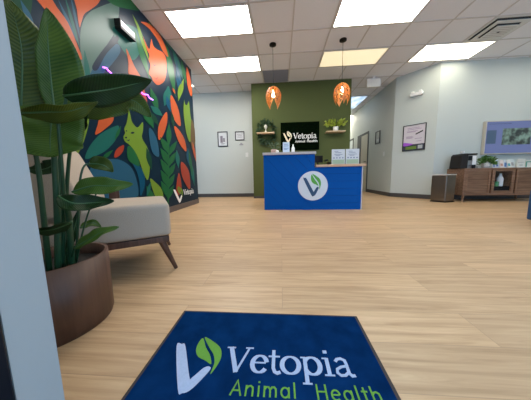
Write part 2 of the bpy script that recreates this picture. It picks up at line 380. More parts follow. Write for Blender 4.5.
# grey return grille in the cell before the green wall
t = empty('return_grille', (GX+2.5*S, GY+3.5*S, CH), 'bluish grey slatted ceiling grille in front of the green wall by the left pendant', 'air vent')
bm = bmesh.new(); box(bm, -.29, -.29, -.008, .29, .29, -.001); link('panel', bm, mat('grille_grey', (.22, .23, .28), .6), t)
bm = bmesh.new()
for k in range(14): y = -.27 + k*.0415; box(bm, -.28, y, -.014, .28, y+.014, -.009)
link('slat', bm, mat('grille_slat', (.30, .31, .36), .6), t)
# white box by the corridor ceiling
p = atY(373.3, 82.5, 5.5)
t = empty('ceiling_sign_box', (p.x, 5.5, CH), 'small blank white box hanging from the ceiling at the corridor mouth', 'sign box')
link('housing', B(-.16, -.04, -.235, .16, .04, -.04), mat('box_white', (.72, .7, .66), .5), t, bevel=.012)
bm = bmesh.new(); lathe(bm, [(.04, -.04), (.04, -.001)], 16); link('mount', bm, M_WHITE, t)
# emergency light on the angled wall
t = empty('emergency_light', C0 + CU*.46 + CN*.001 + Vector((0,0,2.39)), 'small white oblong emergency light high on the angled wall above the poster', 'emergency light', rz=math.atan2(CU.y, CU.x))
# local -y ... compute sign of room side
def loc(o, v): return v
sgn = 1 if (Matrix.Rotation(t.rotation_euler.z, 3, 'Z') @ Vector((0,1,0))).dot(CN) > 0 else -1
bm = rbox(0, sgn*.035, 0, .25, .065, .075, .02); link('housing', bm, M_WHITE, t, smooth=True)
for s in (-1, 1):
    bm = bmesh.new(); lathe(bm, [(.03, -.008), (.036, 0), (.03, .02)], 16, (s*.075, sgn*.045, .042)); link('lamp_head', bm, M_WHITE, t)

# ------------------------------------------------------------------ mural on the left wall
mural = empty('wall_mural', (XL, 0, 0), 'navy wall mural of orange and green jungle leaves and cats on the left wall', 'mural')
NAVY = (.007, .026, .05)
PAL = dict(navy=NAVY, orange=(.60, .12, .04), red=(.42, .06, .03), teal=(.02, .15, .125), pteal=(.11, .20, .17), green=(.02, .14, .05), lime=(.19, .32, .04), blue=(.008, .09, .17), blue2=(.03, .12, .2), dgreen=(.015, .07, .04), brown=(.16, .10, .04))
pm = [mat('mural_' + k, tuple(c*.75 for c in v), .3, spec=.12) for k, v in PAL.items()]; PI_ = {k: i for i, k in enumerate(PAL)}
link('backdrop', B(-.0035, YF+.003, .1005, .002, 4.66, CH-.001), pm[0], mural)
art = bmesh.new(); layer = [0]
def shape(col, pts, smooth=True, dup=0):
    P = [atX(px, py, XL) for px, py in pts]; P2 = [Vector((p.y, p.z)) for p in P]
    C = cr(P2, True, 5) if smooth else P2
    C = [Vector((min(max(c.x, YF+.01), 4.655), min(max(c.y, .105), CH-.004))) for c in C]
    e = .0028 + layer[0]*.00012; layer[0] += 1
    vs = [art.verts.new((e, c.x, c.y)) for c in C]
    try:
        f = art.faces.new(vs)
    except Exception: return
    f.material_index = PI_[col]
    f.normal_update()
    if f.normal.x < 0: f.normal_flip()
def leafy(col, a, b_, w, bend=0.0, vein=None):
    a = Vector(a); b_ = Vector(b_); d = b_ - a; n = Vector((-d.y, d.x)).normalized(); L = d.length; pts = []
    for t_, k in ((0, 0), (.2, .55), (.42, 1), (.65, .85), (.85, .4), (1, 0)): pts.append(a + d*t_ + n*(w*k + bend*math.sin(PI*t_)))
    for t_, k in ((.85, .4), (.65, .85), (.42, 1), (.2, .55)): pts.append(a + d*t_ - n*(w*k - bend*math.sin(PI*t_)))
    shape(col, [tuple(p) for p in pts])
    if vein:
        m = [a + d*t_ + n*bend*math.sin(PI*t_) for t_ in (0, .25, .5, .75, .93)]
        shape(vein, [tuple(p + n*.35) for p in m] + [tuple(p - n*.35) for p in m[::-1]])
# upper part
shape('pteal', [(81,60),(80,34),(85,17),(97,8),(118,3),(116,28),(106,46),(96,62),(88,82),(84,78)])
shape('green', [(96,-12),(112,-10),(136,0),(140,10),(128,9),(112,4)])
shape('teal', [(112,30),(124,24),(138,30),(142,46),(134,60),(124,52)])
shape('blue2', [(88,80),(98,60),(116,44),(120,52),(110,66),(98,78)])
shape('navy', [(92,66),(104,48),(116,36),(118,41),(106,54),(97,70)])
shape('dgreen', [(5,-10),(30,-10),(30,15),(22,20),(8,10)])
for a, b_, w in (((49,6),(74,60),2.2), ((58,0),(78,44),1.6), ((70,-5),(80,40),1.2), ((20,0),(36,34),3)): leafy('blue2', a, b_, w)
for a, b_, w in (((54,10),(79,70),1.2), ((64,-5),(80,50),1.4), ((84,50),(90,92),2.5)): leafy('teal', a, b_, w)
shape('orange', [(33,-6),(45,10),(56,22),(66,38),(79,58),(81.5,57),(75,40),(67,22),(57,8),(47,-6)])
shape('orange', [(75.5,-6),(76.5,10),(79,27),(81,22),(84,14),(91,9),(98,3),(100,-6)])
shape('orange', [(126,48.5),(128,62),(129,75),(141,79),(134,66)])
shape('orange', [(136,84),(143,88),(147,103),(141,101),(136,93)])
for a, b_, w in (((136,24),(150,64),1.8), ((132,14),(143,38),1.2), ((148,22),(160,40),1.5)): leafy('lime', a, b_, w*.8)
leafy('green', (134,30), (150,80), 2.6); leafy('green', (166,44), (175,96), 3); leafy('teal', (172,48), (183,80), 2.2); leafy('blue', (176,60), (180,96), 2.2)
leafy('green', (181,60),(186,84),1.6); leafy('teal', (160,28),(176,56),2)
shape('orange', [(140.5,22),(149,24),(158,33),(165,46),(168,57),(163,52),(157,40),(149,29)])
# orange cat
shape('orange', [(142.5,36),(145,42),(149,49),(151,39),(153,46),(157,49.5),(163,53),(166,60),(166,72),(164,81),(158,85),(153.5,82),(151,77),(148.5,73),(150,66),(148.5,60),(149,55),(145.5,47)])
shape('red', [(153,77),(155.5,78.5),(158,76.5),(156,79.5)]); shape('navy', [(152.5,64),(154.5,65),(156,64.3),(154.3,66)])
shape('orange', [(186.2,67),(189.5,76),(192,92),(190.5,96),(187,84)])
leafy('lime', (183.5,79), (178,101), 2.6, .5)
leafy('teal', (168,86), (164,106), 4, -1)
leafy('green', (150,88), (158,112), 3)
leafy('dgreen', (120,98), (134,112), 3)
# middle part
shape('orange', [(104.5,109),(114,108.5),(113.5,115),(112,122),(105,128.5),(98,133.5),(94.5,134),(97,125),(99,117)])
shape('lime', [(87.5,117),(88,124),(83,142),(76,156),(73,158),(73,149),(77,136),(82,126)])
shape('teal', [(117,125.5),(118,131),(115,140),(106,150),(95,156),(85,159),(86,152),(92,142),(102,132.5)])
leafy('blue', (60,108), (74,130), 6, 1); leafy('blue', (55,140), (72,158), 6, 1)
shape('red', [(123.3,145.3),(122.5,151),(119,155.5),(114,157.5),(114.5,152),(118,147.5)])
shape('blue2', [(88,190),(89,170),(97,162),(109,159),(121,160.5),(131,168),(136,180),(138,192),(135,201),(120,206),(98,206)])
shape('navy', [(130,162),(138,168),(143,180),(143,192),(139,203),(141,188),(138,176),(133,167)])
shape('blue', [(131,161),(139,166),(144,175),(144,186),(140,196),(139,182),(136,171)])
shape('green', [(127.5,146),(132,148),(137,156),(139,166),(133,164),(128,160),(126.5,153)])
# lime cat
shape('lime', [(127.5,107),(129.5,114),(131.5,122),(137,127.5),(142.2,122),(142.5,130),(141.5,138),(147,148),(149.5,158),(149,172),(147,180),(143,173),(138.5,160),(134,151),(129,145),(124.5,141.5),(122.8,137),(124.5,133),(123.6,128.5),(126,123),(127.5,114)])
shape('navy', [(130,133),(132,131.8),(134,132.7),(132,133.8)]); shape('navy', [(124.2,137.3),(126.5,136.8),(125.5,138.6)]); shape('navy', [(124.8,131),(126,130.2),(126.4,131.6)]); shape('navy', [(125.8,140),(128,140),(129,138.8),(128.3,141)])
shape('lime', [(149.5,179),(155,182.5),(161,189),(163,198),(159,201),(154,195)])
shape('blue2', [(148.5,128.5),(153,132),(157,142),(158.5,156),(153,154),(149.5,143)])
leafy('green', (141,108), (153,128), 4, -1); leafy('dgreen', (146,148), (151,170), 2.5)
shape('orange', [(165.8,112),(166.8,121),(164,132),(159,140),(157.3,134),(159,123)])
shape('orange', [(170.3,95),(175.5,103),(179,114),(180,126),(174,120),(170.8,109)])
shape('orange', [(173.8,126),(180,132),(184.5,141),(185.8,151.5),(180,145),(176,136)])
leafy('blue', (166,96),(170,112),2)
leafy('teal', (150,106), (162,116), 3)
# fern
for k in range(5):
    y = 146 + k*11; x = 168.5 - k*.3
    leafy('green', (x, y+8), (x-9+k*.5, y-9), 3.1, .8); leafy('green', (x+.5, y+9), (x+8-k*.5, y-5), 2.5, -.7)
leafy('green', (168, 146), (168.5, 124), 2.6)
shape('green', [(168,130),(168.8,130),(168.2,205),(166.8,205)])
leafy('green', (146,186),(154,206),3.2); leafy('dgreen', (136,196),(146,210),3)
shape('red', [(180.5,162),(185.5,166),(189,174),(189.5,189),(185,184),(181,174)])
shape('red', [(178,173),(180.3,180),(180.8,190),(177,196),(175.6,188)])
shape('lime', [(183.5,100),(184.5,104),(186.5,105),(188.3,101),(189.2,108),(190,116),(192.3,127),(191.5,137),(189,142),(186,134),(184,122),(183,112)])
shape('brown', [(191,120),(194,128),(195,141),(192,150),(190,140)])
leafy('orange', (192,142), (195.6,162), 1.1); leafy('blue', (187,148),(189,166),2); leafy('teal', (190,160),(194,186),1.6)
leafy('teal', (176,150), (178,168), 2.0); leafy('green', (114,140), (120,126), 1.6); leafy('dgreen', (150,112), (158,126), 2.2); leafy('teal', (146,196), (150,182), 1.6); leafy('green', (100,160), (112,150), 2.0); leafy('dgreen', (86,106), (97,118), 3); leafy('blue2', (176,70), (181,84), 1.3); leafy('orange', (172,88), (174.5,94), .9); leafy('green', (188,150), (192,176), 1.4); leafy('dgreen', (171,112),(173,128),1.6)
link('artwork', art, pm, mural)
# its corner logo
bm = bmesh.new(); fr = ((.012, 3.56, .15), (0,1,0), (0,0,1), (1,0,0))
flat_poly(bm, MARK_V, fr, .42, .29, .002); link('logo_mark', bm, M_WHITE, mural)
bm = bmesh.new(); flat_poly(bm, LEAF_A, fr, .42, .29, .002); flat_poly(bm, LEAF_B, fr, .42, .29, .002); link('logo_leaf', bm, pm[PI_['lime']], mural)
bm = bmesh.new(); text(bm, 'Vetopia', SER, ((.012, 3.93, .255), (0,1,0), (0,0,1), (1,0,0)), .47, .105, .002, 1.3); link('lettering', bm, M_WHITE, mural)
# wall light
t = empty('wall_light', (XL+.003, 2.64, 2.41), 'small black edged wall light glowing high on the mural', 'wall light')
link('housing', B(0, -.13, -.055, .075, .13, -.02), M_BLACK, t, bevel=.006)
link('side_plate', B(0, -.13, -.019, .075, -.118, .055), M_BLACK, t)
link('glow_lens', B(.0, -.117, -.019, .07, .125, .05), emit_mat('wall_light_glow', (.85, .9, 1), .22, .35), t, bevel=.006)
# neon
t = empty('neon_sign', (XL+.004, 2.7, 1.78), 'glowing purple neon tube sign on the mural behind the big plant leaf', 'neon sign')
bm = bmesh.new(); pts = []
for k in range(90):
    a = k/89; pts.append((.03 + .004*math.sin(a*60), -.46 + a*.86 + .012*math.sin(a*46), .014*math.sin(a*31) + .02 - .03*a))
tube(bm, pts, .008, 6); link('tube', bm, emit_mat('purple_neon', (.42, .01, 1), 2.4), t)
for k in (8, 44, 80): bm = bmesh.new(); p = pts[k]; tube(bm, [(0, p[1], p[2]), (.024, p[1], p[2])], .006, 6); link('bracket', bm, M_BLACK, t)

# ------------------------------------------------------------------ framed pictures
def framed(x0, z0, x1, z1, label, y=5.95, marks=()):
    t = empty('picture_frame', ((x0+x1)/2, y-.001, (z0+z1)/2), label, 'picture', group=None)
    w, h = (x1-x0)/2, (z1-z0)/2; b_ = .022
    bm = bmesh.new()
    for q in ((-w,-h,w,-h+b_), (-w,h-b_,w,h), (-w,-h+b_,-w+b_,h-b_), (w-b_,-h+b_,w,h-b_)): box(bm, q[0], -.022, q[1], q[2], 0, q[3])
    link('frame', bm, mat('frame_dark', (.03, .03, .045), .4), t)
    link('mat_board', B(-w+b_, -.008, -h+b_, w-b_, -.001, h-b_), mat('paper_white', (.62, .64, .66), .6), t)
    bm = bmesh.new()
    for q in marks: box(bm, q[0], -.0095, q[1], q[2], -.0085, q[3])
    link('print', bm, mat('print_grey', (.22, .2, .24), .7), t)
framed(-1.79, 1.445, -1.50, 1.86, 'taller framed picture on the pale back wall next to the mural', marks=((-.07,-.10,.0,.09),(.01,-.08,.06,.03),(-.05,-.14,.05,-.12)))
framed(-1.285, 1.605, -1.02, 1.85, 'smaller landscape framed certificate on the pale back wall near the green wall', marks=((-.08,.04,.08,.05),(-.06,.0,.06,.01),(-.07,-.04,.07,-.03)))
bm = bmesh.new(); box(bm, -.055, -.012, -.03, .055, 0, .0); box(bm, -.025, -.02, 0, .025, 0, .035)
t = link('wall_plaque', bm, mat('plaque_grey', (.3, .3, .32), .5)); t.location = (-1.115, 5.949, 1.50); tag(t, 'tiny grey plaque on the wall below the framed certificate', 'plaque')
def switch(name, p, n_axis, label):
    t = link(name, rbox(0, 0, 0, .08 if n_axis == 'y' else .012, .012 if n_axis == 'y' else .08, .12, .003, 2), mat('switch_white', (.68, .7, .7), .4)); t.location = p; tag(t, label, 'light switch')
switch('light_switch', (-.965, 5.942, 1.2), 'y', 'white wall plate on the pale back wall beside the green wall')
switch('light_switch', (2.822, 6.03, 1.13), 'x', 'white light switch on the corridor wall below the narrow picture')
# narrow picture on corridor wall
t = empty('picture_frame', (2.829, 6.43, 1.64), 'narrow dark framed picture on the corridor wall seen at an angle', 'picture')
bm = bmesh.new()
for q in ((-.14,-.18,.14,-.155), (-.14,.155,.14,.18), (-.14,-.155,-.115,.155), (.115,-.155,.14,.155)): box(bm, -.022, q[0], q[1], 0, q[2], q[3])
link('frame', bm, mat('frame_dark', (0,0,0)), t); link('mat_board', B(-.008, -.115, -.155, -.001, .115, .155), mat('paper_grey', (.4, .42, .42), .6), t)
bm = bmesh.new(); box(bm, -.0095, -.07, -.12, -.0085, .07, -.04); link('print', bm, mat('paper_white', (0,0,0)), t)
# poster on the angled wall
PW, PH = .46, .60
PO = C0 + CU*.225 + CN*.002 + Vector((0,0,1.125))
t = empty('poster_frame', PO, 'black framed purple and white poster on the angled wall', 'poster')
def onp(bm, a0, b0, a1, b1, d0, d1):
    prism(bm, [(a0,b0),(a1,b0),(a1,b1),(a0,b1)], (CN*d0, CU, (0,0,1), CN), d1-d0)
bm = bmesh.new(); f_ = .014
for q in ((0,0,PW,f_), (0,PH-f_,PW,PH), (0,f_,f_,PH-f_), (PW-f_,f_,PW,PH-f_)): onp(bm, *q, 0, .02)
link('frame', bm, M_BLACK, t)
bm = bmesh.new(); onp(bm, f_, f_, PW-f_, PH-f_, 0, .006); link('sheet', bm, mat('poster_sheet', (.60, .55, .60), .4), t)
bm = bmesh.new(); onp(bm, f_, f_, PW-f_, .15, .0065, .008); link('bottom_band', bm, mat('poster_navy', (.02, .025, .05), .4), t)
bm = bmesh.new(); onp(bm, .07, .035, .29, .10, .0085, .0095); link('green_panel', bm, mat('poster_green', (.12, .22, .02), .4), t)
bm = bmesh.new(); onp(bm, .32, .04, .41, .12, .0085, .0095); link('grey_panel', bm, mat('poster_grey', (.42, .45, .47), .4), t)
bm = bmesh.new(); poly = cr([(.016,.13),(.10,.12),(.22,.15),(.14,.18),(.05,.2),(.016,.19)], True, 4); prism(bm, [tuple(p) for p in poly], (CN*.0085, CU, (0,0,1), CN), .001); link('purple_wave', bm, mat('poster_purple', (.35, .08, .6), .4), t)
bm = bmesh.new()
prism(bm, [(.26,.36),(.40,.42),(.40,.45),(.26,.39)], (CN*.0065, CU, (0,0,1), CN), .001); link('dark_bar', bm, M_BLACK, t)
for nm, rows in (('heading_lines', ((.52,.09,.33),(.49,.09,.37))), ('body_lines', ((.45,.08,.30),(.43,.08,.26))), ('footer_lines', ((.33,.07,.2),(.31,.07,.22),(.29,.07,.2))), ('side_lines', ((.27,.25,.39),(.21,.28,.38)))):
    bm = bmesh.new()
    for z, a, b_ in rows: onp(bm, a, z, b_, z+.009, .0065, .0075)
    link(nm, bm, mat('poster_text', (.25, .15, .3), .5), t)

# ------------------------------------------------------------------ sign on the green wall
t = empty('moss_sign', (.485, 5.499, 1.585), 'black moss sign reading Vetopia Animal Health on the green wall', 'sign')
link('board', B(-.485, -.03, -.345, .485, 0, .345), mat('sign_board', (.002, .005, .002), .9, spec=0, noise=((60,60,60), .5, .3)), t)
bm = bmesh.new()
for k in range(420):   # moss tufts
    x = random.uniform(-.475, .475); z = random.uniform(-.335, .335); r = random.uniform(.008, .016)
    a = random.uniform(0, PI); c, s = math.cos(a)*r, math.sin(a)*r
    v = [bm.verts.new(q) for q in ((x-c, -.031, z-s), (x+c, -.031, z+s), (x+s*.3, -.031-r*.8, z-c*.3))]; bm.faces.new(v)
link('moss', bm, mat('moss_green', (.005, .018, .004), .9, spec=0), t, kind='stuff')
bm = bmesh.new(); fr = ((-.415, -.05, -.145), (1,0,0), (0,0,1), (0,-1,0)); flat_poly(bm, MARK_V, fr, .26, .27, .012); link('logo_mark', bm, mat('sign_cream', (.85, .72, .5), .4), t)
bm = bmesh.new(); flat_poly(bm, LEAF_A, fr, .26, .27, .012); flat_poly(bm, LEAF_B, fr, .26, .27, .012); link('logo_leaf', bm, mat('sign_cream2', (.85, .78, .55), .4), t)
bm = bmesh.new(); text(bm, 'Vetopia', SER, ((-.17, -.05, -.065), (1,0,0), (0,0,1), (0,-1,0)), .59, .135, .012, 1.15); link('lettering', bm, mat('sign_white', (.9, .9, .86), .4), t)
for wd, x_, w_ in (('Animal', -.12, .255), ('Health', .175, .265)): bm = bmesh.new(); text(bm, wd, SAN, ((x_, -.05, -.16), (1,0,0), (0,0,1), (0,-1,0)), w_, .055, .012, 1.5); link('lettering_small', bm, mat('sign_white', (0,0,0)), t)

# shelves and plants on the green wall
def shelf(x0, x1, z, label):
    t = link('wall_shelf', B(x0, 5.30, z-.028, x1, 5.499, z), M_OAK, bevel=.003); return tag(t, label, 'shelf', 'floating wall shelves')
shelf(1.115, 1.57, 1.66, 'light wood floating shelf right of the black moss sign')
shelf(-.60, -.155, 1.68, 'light wood floating shelf left of the black moss sign')
def small_leaf(bm, p, d, L, w, nrm=None):
    d = d.normalized(); s = d.cross(nrm or Vector((random.uniform(-1,1), random.uniform(-1,1), random.uniform(-.3,1)))).normalized(); up = s.cross(d)
    a = bm.verts.new(p); b_ = bm.verts.new(p + d*L*.45 + s*w + up*L*.08); c = bm.verts.new(p + d*L - up*L*.1); e = bm.verts.new(p + d*L*.45 - s*w + up*L*.08); m = bm.verts.new(p + d*L*.5 + up*L*.02)
    for f in ((a, b_, m), (b_, c, m), (c, e, m), (e, a, m)): bm.faces.new(f)
pot_w = mat('white_ceramic', (.75, .74, .7), .3)
t = empty('potted_plant', (1.36, 5.43, 1.662), 'bright yellow green leafy plant in a white pot on the right wall shelf', 'plant')
bm = bmesh.new(); lathe(bm, [(.045, 0), (.062, .03), (.068, .11), (.06, .112), (.055, .1)], 20); link('pot', bm, pot_w, t, smooth=True)
bm = bmesh.new()
for k in range(110):
    a = random.uniform(0, 2*PI); e = random.uniform(-.1, 1.2); rr = random.uniform(.02, .19)
    p = Vector((math.cos(a)*rr*1.25, -abs(math.sin(a))*rr*.35, .12 + random.uniform(0, .14) - rr*.1)); small_leaf(bm, p, Vector((math.cos(a), -.4*abs(math.sin(a)), e)), random.uniform(.06, .1), .022)
link('foliage', bm, mat('yellow_green_leaf', (.32, .40, .04), .6), t)
t = empty('wreath', (-.37, 5.488, 1.70), 'dark leafy green wreath on the green wall behind the left shelf', 'wreath')
bm = bmesh.new(); tube(bm, [(.2*math.cos(a*PI/12), -.012, .23*math.sin(a*PI/12)) for a in range(25)], .01, 6); link('hook', B(-.01, -.012, .20, .01, .0115, .25), M_BLACK, t); link('hoop', bm, mat('twig_brown', (.06, .035, .02), .8), t)
bm = bmesh.new()
for k in range(330):
    a = random.uniform(0, 2*PI); rr = random.gauss(1, .16)
    p = Vector((.185*rr*math.cos(a), -.022 - random.uniform(0, .04), .215*rr*math.sin(a))); small_leaf(bm, p, Vector((math.cos(a+random.uniform(-1.2,1.2)), random.uniform(-.5, 0), math.sin(a+random.uniform(-1.2,1.2)))), random.uniform(.06, .1), .02)
link('foliage', bm, mat('dark_wreath_leaf', (.022, .055, .018), .6), t)
# ivory figurine on left shelf
bm = bmesh.new(); lathe(bm, [(.03,0),(.032,.01),(.012,.03),(.01,.07),(.03,.10),(.042,.135),(.03,.17),(.008,.185)], 16)
t = link('figurine', bm, mat('ivory', (.6, .58, .5), .5), smooth=True); t.location = (-.372, 5.345, 1.682); tag(t, 'small ivory ornament standing on the left shelf inside the wreath', 'ornament')

# ------------------------------------------------------------------ pendant lamps
m_wood = D.materials.new('copper_wood_veneer'); m_wood.use_nodes = True; nt = m_wood.node_tree; b_ = nt.nodes['Principled BSDF']; b_.inputs['Base Color'].default_value = (.50, .20, .045, 1); b_.inputs['Roughness'].default_value = .4
tr = nt.nodes.new('ShaderNodeBsdfTranslucent'); tr.inputs[0].default_value = (.85, .36, .08, 1); ms = nt.nodes.new('ShaderNodeMixShader'); ms.inputs[0].default_value = .3
nt.links.new(b_.outputs[0], ms.inputs[1]); nt.links.new(tr.outputs[0], ms.inputs[2]); nt.links.new(ms.outputs[0], nt.nodes['Material Output'].inputs[0])
m_bulb = emit_mat('warm_bulb', (1, .74, .42), 15)
PEND = 'leaf shaped pendant lamps over the reception desk'
lamp = empty('pendant_lamp', (-.125, 3.97, CH), 'left orange wooden leaf pendant lamp, nearer the mural, split open in front', 'pendant lamp', group=PEND)
bm = bmesh.new(); lathe(bm, [(.06, 0), (.06, -.02), (.02, -.03)], 24); link('canopy', bm, M_BLACK, lamp, smooth=False)
bm = bmesh.new(); tube(bm, [(0,0,-.03), (0,0,-.70)], .004, 6); link('cord', bm, M_BLACK, lamp)
bm = bmesh.new(); lathe(bm, [(.006,-.70), (.022,-.705), (.024,-.77), (.018,-.775)], 16); link('socket', bm, mat('brass', (.35, .2, .06), .3, .9), lamp)
bm = bmesh.new(); lathe(bm, [(.012,-.776), (.03,-.82), (.034,-.85), (.024,-.885), (.004,-.895)], 16); link('bulb', bm, m_bulb, lamp, smooth=True)
NT, NV = 15, 9
for q in range(4):
    bm = bmesh.new(); phi = PI/4 + q*PI/2; V = {}
    for i in range(NT+1):
        t_ = i/NT; z = -.715 - .37*t_
        r = .03 + .108*math.sin(PI*min(1, t_**.75)*.86) if t_ < 1 else .07
        r = .025 + .113*math.sin(PI*(t_**.62)*.80)
        aw = .80*(1 - t_**1.9) * (.75 + .3*math.sin(PI*t_)) + .015
        for j in range(NV+1):
            a = phi + aw*(j/NV*2-1); V[i, j] = bm.verts.new((r*math.cos(a), r*math.sin(a), z - .0*abs(j/NV*2-1)))
    for i in range(NT):
        for j in range(NV):
            jj = abs(j - (NV-1)//2)
            if 1 <= i < NT-4 and jj not in (0, (NV-1)//2) and (i + jj) % 3 != 1 and (i + jj) % 3 != 2 or (1 <= i < NT-5 and jj == 2 and i % 3 == 0): continue
            bm.faces.new((V[i,j], V[i,j+1], V[i+1,j+1], V[i+1,j]))
    o = link('shade_petal', bm, m_wood, lamp); sd = o.modifiers.new('s', 'SOLIDIFY'); sd.thickness = .004
l2 = lamp.copy(); COL.objects.link(l2); l2.location = (1.09, 3.97, CH); l2.rotation_euler = (0, 0, PI/4+.12)
l2['label'] = 'right orange wooden leaf pendant lamp, nearer the corridor, one petal in front'
for ch in [c for c in D.objects if c.parent == lamp]:
    c = ch.copy(); COL.objects.link(c); c.parent = l2

# ------------------------------------------------------------------ reception desk
DX0, DXM, DX1, DY = -.30, .572, 1.375, 3.62
desk = empty('reception_desk', ((DX0+DX1)/2, DY, 0), 'bright blue stepped reception desk with round white leaf emblem', 'desk')
ox = -(DX0+DX1)/2
def dl(x): return x + ox
link('tall_body', B(dl(DX0), .012, 0, dl(DXM), .62, .955), M_BLUEGAP, desk)
link('low_body', B(dl(DXM)+.001, .012, 0, dl(DX1)-.02, .70, .735), M_BLUEGAP, desk)
link('side_panel', B(dl(DX1)-.0195, .0, 0, dl(DX1), .70, .735), mat('desk_white_side', (.45, .45, .46), .5), desk)
link('tall_worktop', B(dl(DX0)-.015, -.02, .956, dl(DXM)+.02, .64, .998), mat('pale_counter', (.42, .39, .40), .4), desk, bevel=.004)
link('low_worktop', B(dl(DXM)+.021, -.03, .736, dl(DX1)+.04, .72, .775), wood_mat('counter_oak', (.42, .24, .13), (.55, .34, .2), (.62, .42, .27), 'X', .35), desk, bevel=.004)
def clip_planks(rect, ang, pitch, name):
    x0, z0, x1, z1 = rect; bm = bmesh.new(); c, s = math.cos(ang), math.sin(ang)
    u = Vector((c, 0, s)); v = Vector((-s, 0, c)); ctr = Vector(((x0+x1)/2, 0, (z0+z1)/2)); k = -12
    for k in range(-12, 13):
        o = ctr + v*(k*pitch); prism(bm, [(-2, .0015), (2, .0015), (2, pitch-.0015), (-2, pitch-.0015)], (o, u, v, Vector((0, -1, 0))), .012)
    for co, no in (((x0,0,0),(-1,0,0)), ((x1,0,0),(1,0,0)), ((0,0,z0),(0,0,-1)), ((0,0,z1),(0,0,1))):
        gm = bm.verts[:] + bm.edges[:] + bm.faces[:]
        r = bmesh.ops.bisect_plane(bm, geom=gm, plane_co=co, plane_no=no, clear_outer=True)
        eg = [e for e in r['geom_cut'] if isinstance(e, bmesh.types.BMEdge)]
        if eg: bmesh.ops.holes_fill(bm, edges=bm.edges[:], sides=8)
    for vtx in bm.verts: vtx.co.y += .011
    o = link(name, bm, M_BLUE, desk); return o
clip_planks((dl(DX0), 0, dl(DXM), .955), -math.radians(48), .125, 'tall_cladding')
clip_planks((dl(DXM), 0, dl(DX1)-.02, .735), 0, .125, 'low_cladding')
ec = (dl(.542), -.002, .417)
bm = bmesh.new(); prism(bm, [(.252*math.cos(k*PI/32), .252*math.sin(k*PI/32)) for k in range(64)], (ec, (1,0,0), (0,0,1), (0,-1,0)), .012); emb = link('emblem', bm, mat('emblem_white', (.62, .66, .72), .4), desk)
fr = ((ec[0]-.155, ec[1]-.0125, ec[2]-.155), (1,0,0), (0,0,1), (0,-1,0))
bm = bmesh.new(); flat_poly(bm, MARK_V, fr, .36, .36, .004); link('logo_mark', bm, mat('emblem_navy', (.01, .05, .13), .4), emb)
bm = bmesh.new(); flat_poly(bm, LEAF_A, fr, .36, .36, .004); flat_poly(bm, LEAF_B, fr, .36, .36, .004); link('logo_leaf', bm, mat('emblem_green', (.08, .33, .03), .4), emb)

# on the counters
t = empty('brochure_holder', (.095, 3.80, .999), 'white printed leaflet stand on the high counter in front of the sign', 'leaflet stand')
link('panel', B(-.06, -.02, 0, .06, -.008, .19), mat('leaflet_blue_white', (.55, .65, .78), .35), t); link('foot', B(-.06, -.06, 0, .06, .02, .006), M_WHITE, t)
bm = bmesh.new()
for z, a, b__ in ((.15,-.04,.03),(.12,-.04,.04),(.08,-.045,.045),(.06,-.04,.02)): box(bm, a, -.0215, z, b__, -.0205, z+.009)
link('print', bm, mat('print_blue', (.1, .2, .4), .5), t)
bm = bmesh.new(); lathe(bm, [(.027,0),(.03,.01),(.03,.085),(.02,.105),(.011,.115),(.011,.15)], 20)
t = link('spray_bottle', bm, M_WHITE, smooth=True); t.location = (.218, 3.80, .999); tag(t, 'small white bottle on the high counter beside the leaflet stand', 'bottle')
t = empty('potted_plant', (-.125, 3.82, .999), 'little potted plant with a pinkish pot at the left end of the high counter', 'plant')
bm = bmesh.new(); lathe(bm, [(.04,0),(.052,.02),(.055,.07),(.048,.072)], 18); link('pot', bm, mat('pink_clay', (.5, .33, .28), .5), t, smooth=True)
bm = bmesh.new()
for k in range(60):
    a = random.uniform(0, 2*PI); rr = random.uniform(0, .07); small_leaf(bm, Vector((rr*math.cos(a), rr*math.sin(a), .075+random.uniform(0,.1))), Vector((math.cos(a), math.sin(a), random.uniform(0,1))), .06, .013)
link('foliage', bm, mat('muted_leaf', (.07, .12, .06), .6), t)
bm = bmesh.new(); lathe(bm, [(.02,0),(.028,.02),(.02,.045),(.004,.05)], 14, (0,0,0)); t = link('ornament', bm, pot_w, smooth=True); t.location = (-.06, 3.72, .999); tag(t, 'tiny white round ornament in front of the counter plant', 'ornament')
def acrylic(x, label):
    t = empty('counter_sign', (x, 3.76, .776), label, 'sign', group='white printed signs on the low counter')
    w = .112
    link('panel', B(-w, -.006, .0, w, .006, .262), mat('sign_panel', (.55, .57, .60), .25), t)
    link('foot', B(-w, .007, 0, w, .07, .006), M_WHITE, t)
    bm = bmesh.new(); box(bm, -w+.01, -.0078, .01, w-.01, -.0065, .085); link('lower_print', bm, mat('print_pale_green', (.30, .40, .28), .5), t)
    bm = bmesh.new()
    for k in range(4): xx = -.085 + k*.05; box(bm, xx, -.0078, .105, xx+.022, -.0065, .125)
    for z, a, b__ in ((.22,-.07,.0),(.2,-.06,.05),(.17,-.07,.07),(.15,-.05,.03)): box(bm, a, -.0078, z, b__, -.0065, z+.008)
    link('dark_print', bm, mat('print_slate', (.13, .16, .25), .5), t)
    return t
acrylic(.998, 'left printed white sign on the low counter of the reception desk')
acrylic(1.238, 'right printed white sign, at the far end of the low counter')
t = empty('monitor', (.69, 4.02, .776), 'black monitor behind the step of the reception desk', 'monitor', rz=.3)
link('screen', rbox(0, 0, .12, .20, .02, .13, .004, 2), M_BLACK, t); link('stand', B(-.012, -.01, .0, .012, .01, .056), M_BLACK, t); link('base', B(-.06, -.05, 0, .06, .05, .006), M_BLACK, t)
t = empty('desk_phone', (.885, 3.98, .776), 'low black desk telephone left of the counter signs', 'telephone')
bm = bmesh.new(); prism(bm, [(-.09,0),(.09,0),(.09,.07),(-.09,.025)], ((-.0,0.08,0),(0,1,0),(0,0,1),(1,0,0)), .16); link('body', bm, M_BLACK, t); link('handset', rbox(-.03, .08, .095, .045, .17, .03, .012), M_BLACK, t)

